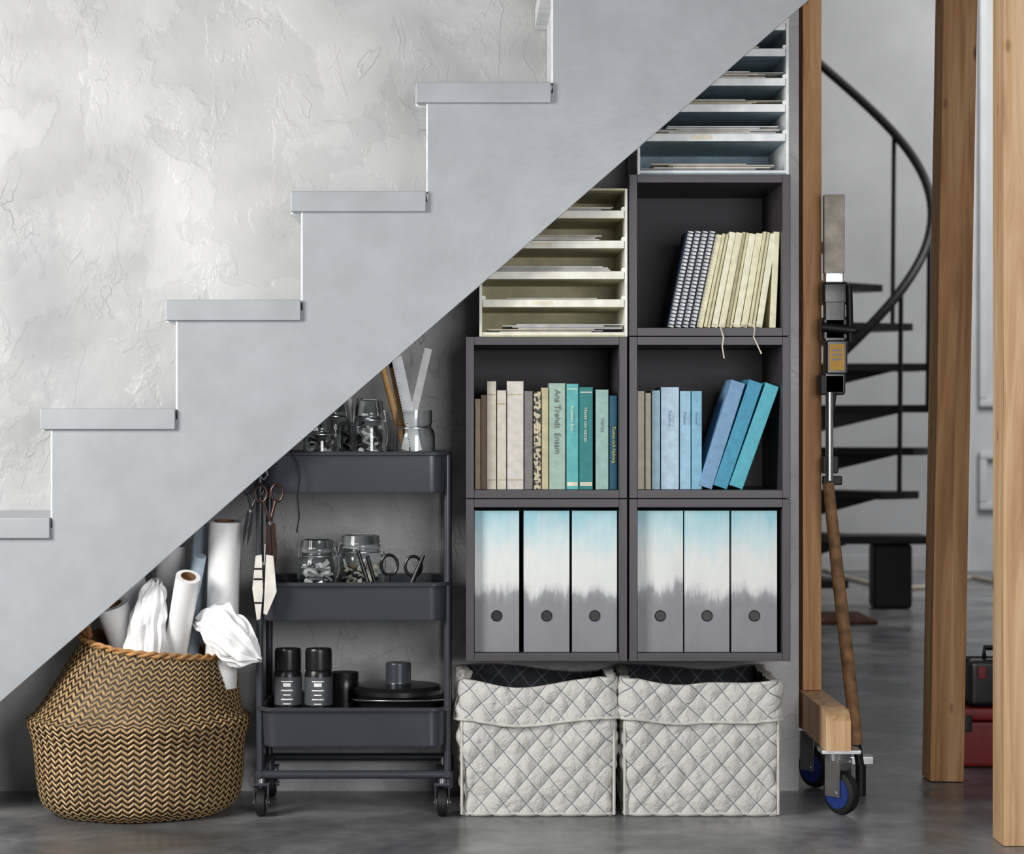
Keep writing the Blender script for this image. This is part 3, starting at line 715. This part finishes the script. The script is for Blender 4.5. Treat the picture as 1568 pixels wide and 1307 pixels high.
jb(b,1264,1292,416,432,.035,steel); jb(b,1260,1300,430,466,.05,black,.008); jb(b,1259,1303,484,522,.055,black,.008); jb(b,1263,1295,460,602,.03,black,.004)
jb(b,1266,1298,520,572,.040,black,.004,JY-.01); jb(b,1270,1293,526,566,.002,yel,0,JY-.0125); jb(b,1256,1294,572,604,.045,iron,.004)
for v in (534,541,548): jb(b,1274,1289,v,v+3,.001,black,0,JY-.0132)
b.cyl(q3(1300,436),q3(1302,522),.008,iron,12); b.cyl(q3(1258,500),q3(1309,505),.011,iron,14)
b.cyl(q3(1270,600),q3(1270,735),.009,steel,14); b.cyl(q3(1278,600),q3(1268,700),.005,iron,10); jb(b,1260,1284,698,724,.035,iron)
jb(b,1261,1290,728,742,.025,iron)
b.tube([q3(1268,738),q3(1283,880),q3(1298,1010),q3(1312,1138)],.012,oldw,16,rs=[.013,.0145,.015,.014])
b.cyl(q3(1311,1130),q3(1318,1180),.010,iron,12); jb(b,1295,1338,1158,1170,.05,steel,.002)
b.cyl(q3(1318,1170),(q3(1318,1180)[0],JY,.001),.012,iron,12)
b.obj('lever_jack')

# ---------------- spiral staircase
SYY=6.0; cxs,_=at(1232,0,SYY); r=.59; b=B(); sc=K*(1+SYY/CAMD)
def zr(th): return CZ+(653-(510-3.05*(th+70)))*sc
b.cyl((cxs,SYY,0),(cxs,SYY,3.6),.045,iron,20)
th=-92; k=0
while th<240:
    z=zr(th)-.92
    if z>.1:
        a0=math.radians(th-13);a1=math.radians(th+13)
        pl=[(cxs+.05*math.cos(a0),SYY+.05*math.sin(a0))]+[(cxs+r*math.cos(a0+(a1-a0)*i/5),SYY+r*math.sin(a0+(a1-a0)*i/5)) for i in range(6)]+[(cxs+.05*math.cos(a1),SYY+.05*math.sin(a1))]
        n=len(pl); vs=[(x,y,z-.035) for x,y in pl]+[(x,y,z) for x,y in pl]
        b.add(vs,[list(range(n))[::-1],[n+j for j in range(n)]]+[[j,(j+1)%n,n+(j+1)%n,n+j] for j in range(n)],iron)
        a=math.radians(th)
        b.add([(cxs+.05*math.cos(a),SYY+.05*math.sin(a)-.01,z-.035),(cxs+.45*math.cos(a),SYY+.45*math.sin(a)-.01,z-.035),(cxs+.05*math.cos(a),SYY+.05*math.sin(a)-.01,z-.13),
               (cxs+.05*math.cos(a),SYY+.05*math.sin(a)+.01,z-.035),(cxs+.45*math.cos(a),SYY+.45*math.sin(a)+.01,z-.035),(cxs+.05*math.cos(a),SYY+.05*math.sin(a)+.01,z-.13)],
              [[0,1,2],[3,5,4],[0,3,4,1],[1,4,5,2],[2,5,3,0]],iron)
        if k%2==0: b.cyl((cxs+(r-.02)*math.cos(a),SYY+(r-.02)*math.sin(a),z-.03),(cxs+(r-.01)*math.cos(a),SYY+(r-.01)*math.sin(a),zr(th)),.011,iron,8)
    th+=21; k+=1
b.tube([(cxs+r*math.cos(math.radians(t)),SYY+r*math.sin(math.radians(t)),zr(t)) for t in range(-92,200,4)],.022,iron,10)
x,_=at(1368,0,SYY-.3); b.box(x-.09,x+.09,SYY-.3,SYY-.15,0,.3,iron,.02); b.box(x-.16,x+.16,SYY-.35,SYY-.1,.3,.34,iron,.01)
b.obj('spiral_staircase')

# ---------------- back-room odds
red=M('red_plastic',rgb(140,32,30),.45)
b=B(); y=.72; x0,_=at(1450,0,y); x1=x0+.22; b.box(x0,x1,y,y+.2,.001,.115,red,.012); b.box(x0-.004,x1+.004,y-.004,y+.204,.116,.148,red,.008)
b.box(x0+.04,x0+.06,y-.008,y,.09,.13,black,.002); b.box(x1-.06,x1-.04,y-.008,y,.09,.13,black,.002)
b.tube([(x0+.05,y+.17,.148),(x0+.05,y+.17,.165),(x1-.05,y+.17,.165),(x1-.05,y+.17,.148)],.006,black,8); b.obj('red_toolbox')
b=B(); X=TR(x0+.055,y-.02,.1495,.0); b.box(0,.16,.02,.14,0,.115,black,.015,X); b.box(-.004,.164,.075,.09,-.0,.119,iron,.006,X)
b.tube([(.05,.08,.115),(.05,.08,.14),(.12,.08,.14),(.12,.08,.115)],.007,black,8,X=X); b.box(.02,.04,.012,.02,.07,.1,red,.002,X); b.obj('power_tool_case')
b=B(); pts=[(1256,872),(1290,885),(1330,896),(1375,904),(1415,902),(1450,892),(1490,887),(1535,896)]
pl=[]
for u,v in pts:
    s=597/(v-653); pl.append(((u-CX)*K*s,(s-1)*CAMD,.014))
b.tube(pl,.012,M('pale_cable',rgb(190,180,165),.6),8); b.obj('power_cable')
b=B(); y=4.85; x,_=at(1258,0,y); b.box(x,x+.24,y,y+.5,.001,.02,M('brown_mat',rgb(92,62,44),.9),.006)
for i in range(4): b.box(x+.02,x+.22,y+.03+.12*i,y+.08+.12*i,.02,.024,M('brown_mat_rib',rgb(70,46,34),.9),.001)
b.obj('door_mat')

# ---------------- lights
def area(name,loc,tgt,sx,sy,e,c=(1,1,1),spread=None):
    l=bpy.data.lights.new(name,'AREA'); l.shape='RECTANGLE'; l.size=sx; l.size_y=sy; l.energy=e; l.color=c
    if spread: l.spread=math.radians(spread)
    o=bpy.data.objects.new(name,l); scene.collection.objects.link(o); o.location=loc
    o.rotation_euler=(Vector(tgt)-Vector(loc)).to_track_quat('-Z','Y').to_euler(); return o
area('key_light',(-2.2,-1.8,1.55),(-.6,.36,.95),1.0,1.1,76,(1,.985,.955))  # added key lamp at front left, out of view; no window modelled
area('fill_light',(.9,-3.6,1.05),(.05,.3,.38),1.2,.9,50,(.99,.985,1))  # added low fill lamp so light gets in under the stairs
area('far_wall_fill',(3.6,5.6,3.6),(3.2,8.5,1.6),2,2,110,(1,.99,.97))  # added lamp that brightens the far panelled wall, no fitting modelled
w=bpy.data.worlds.new('world'); scene.world=w; w.use_nodes=True
w.node_tree.nodes['Background'].inputs[0].default_value=(.84,.86,.89,1); w.node_tree.nodes['Background'].inputs[1].default_value=.20
# ---------------- camera
cd_=bpy.data.cameras.new('camera'); cam=bpy.data.objects.new('camera',cd_); scene.collection.objects.link(cam); scene.camera=cam
cam.location=(0,-CAMD,CZ); cam.rotation_euler=(math.pi/2,0,0); cd_.sensor_width=36; cd_.lens=36*(CAMD/K)/1568; cd_.shift_x=(784-CX)/1568; cd_.clip_end=60
cd_.dof.use_dof=True; cd_.dof.focus_distance=CAMD; cd_.dof.aperture_fstop=6.3
scene.view_settings.view_transform='Standard'
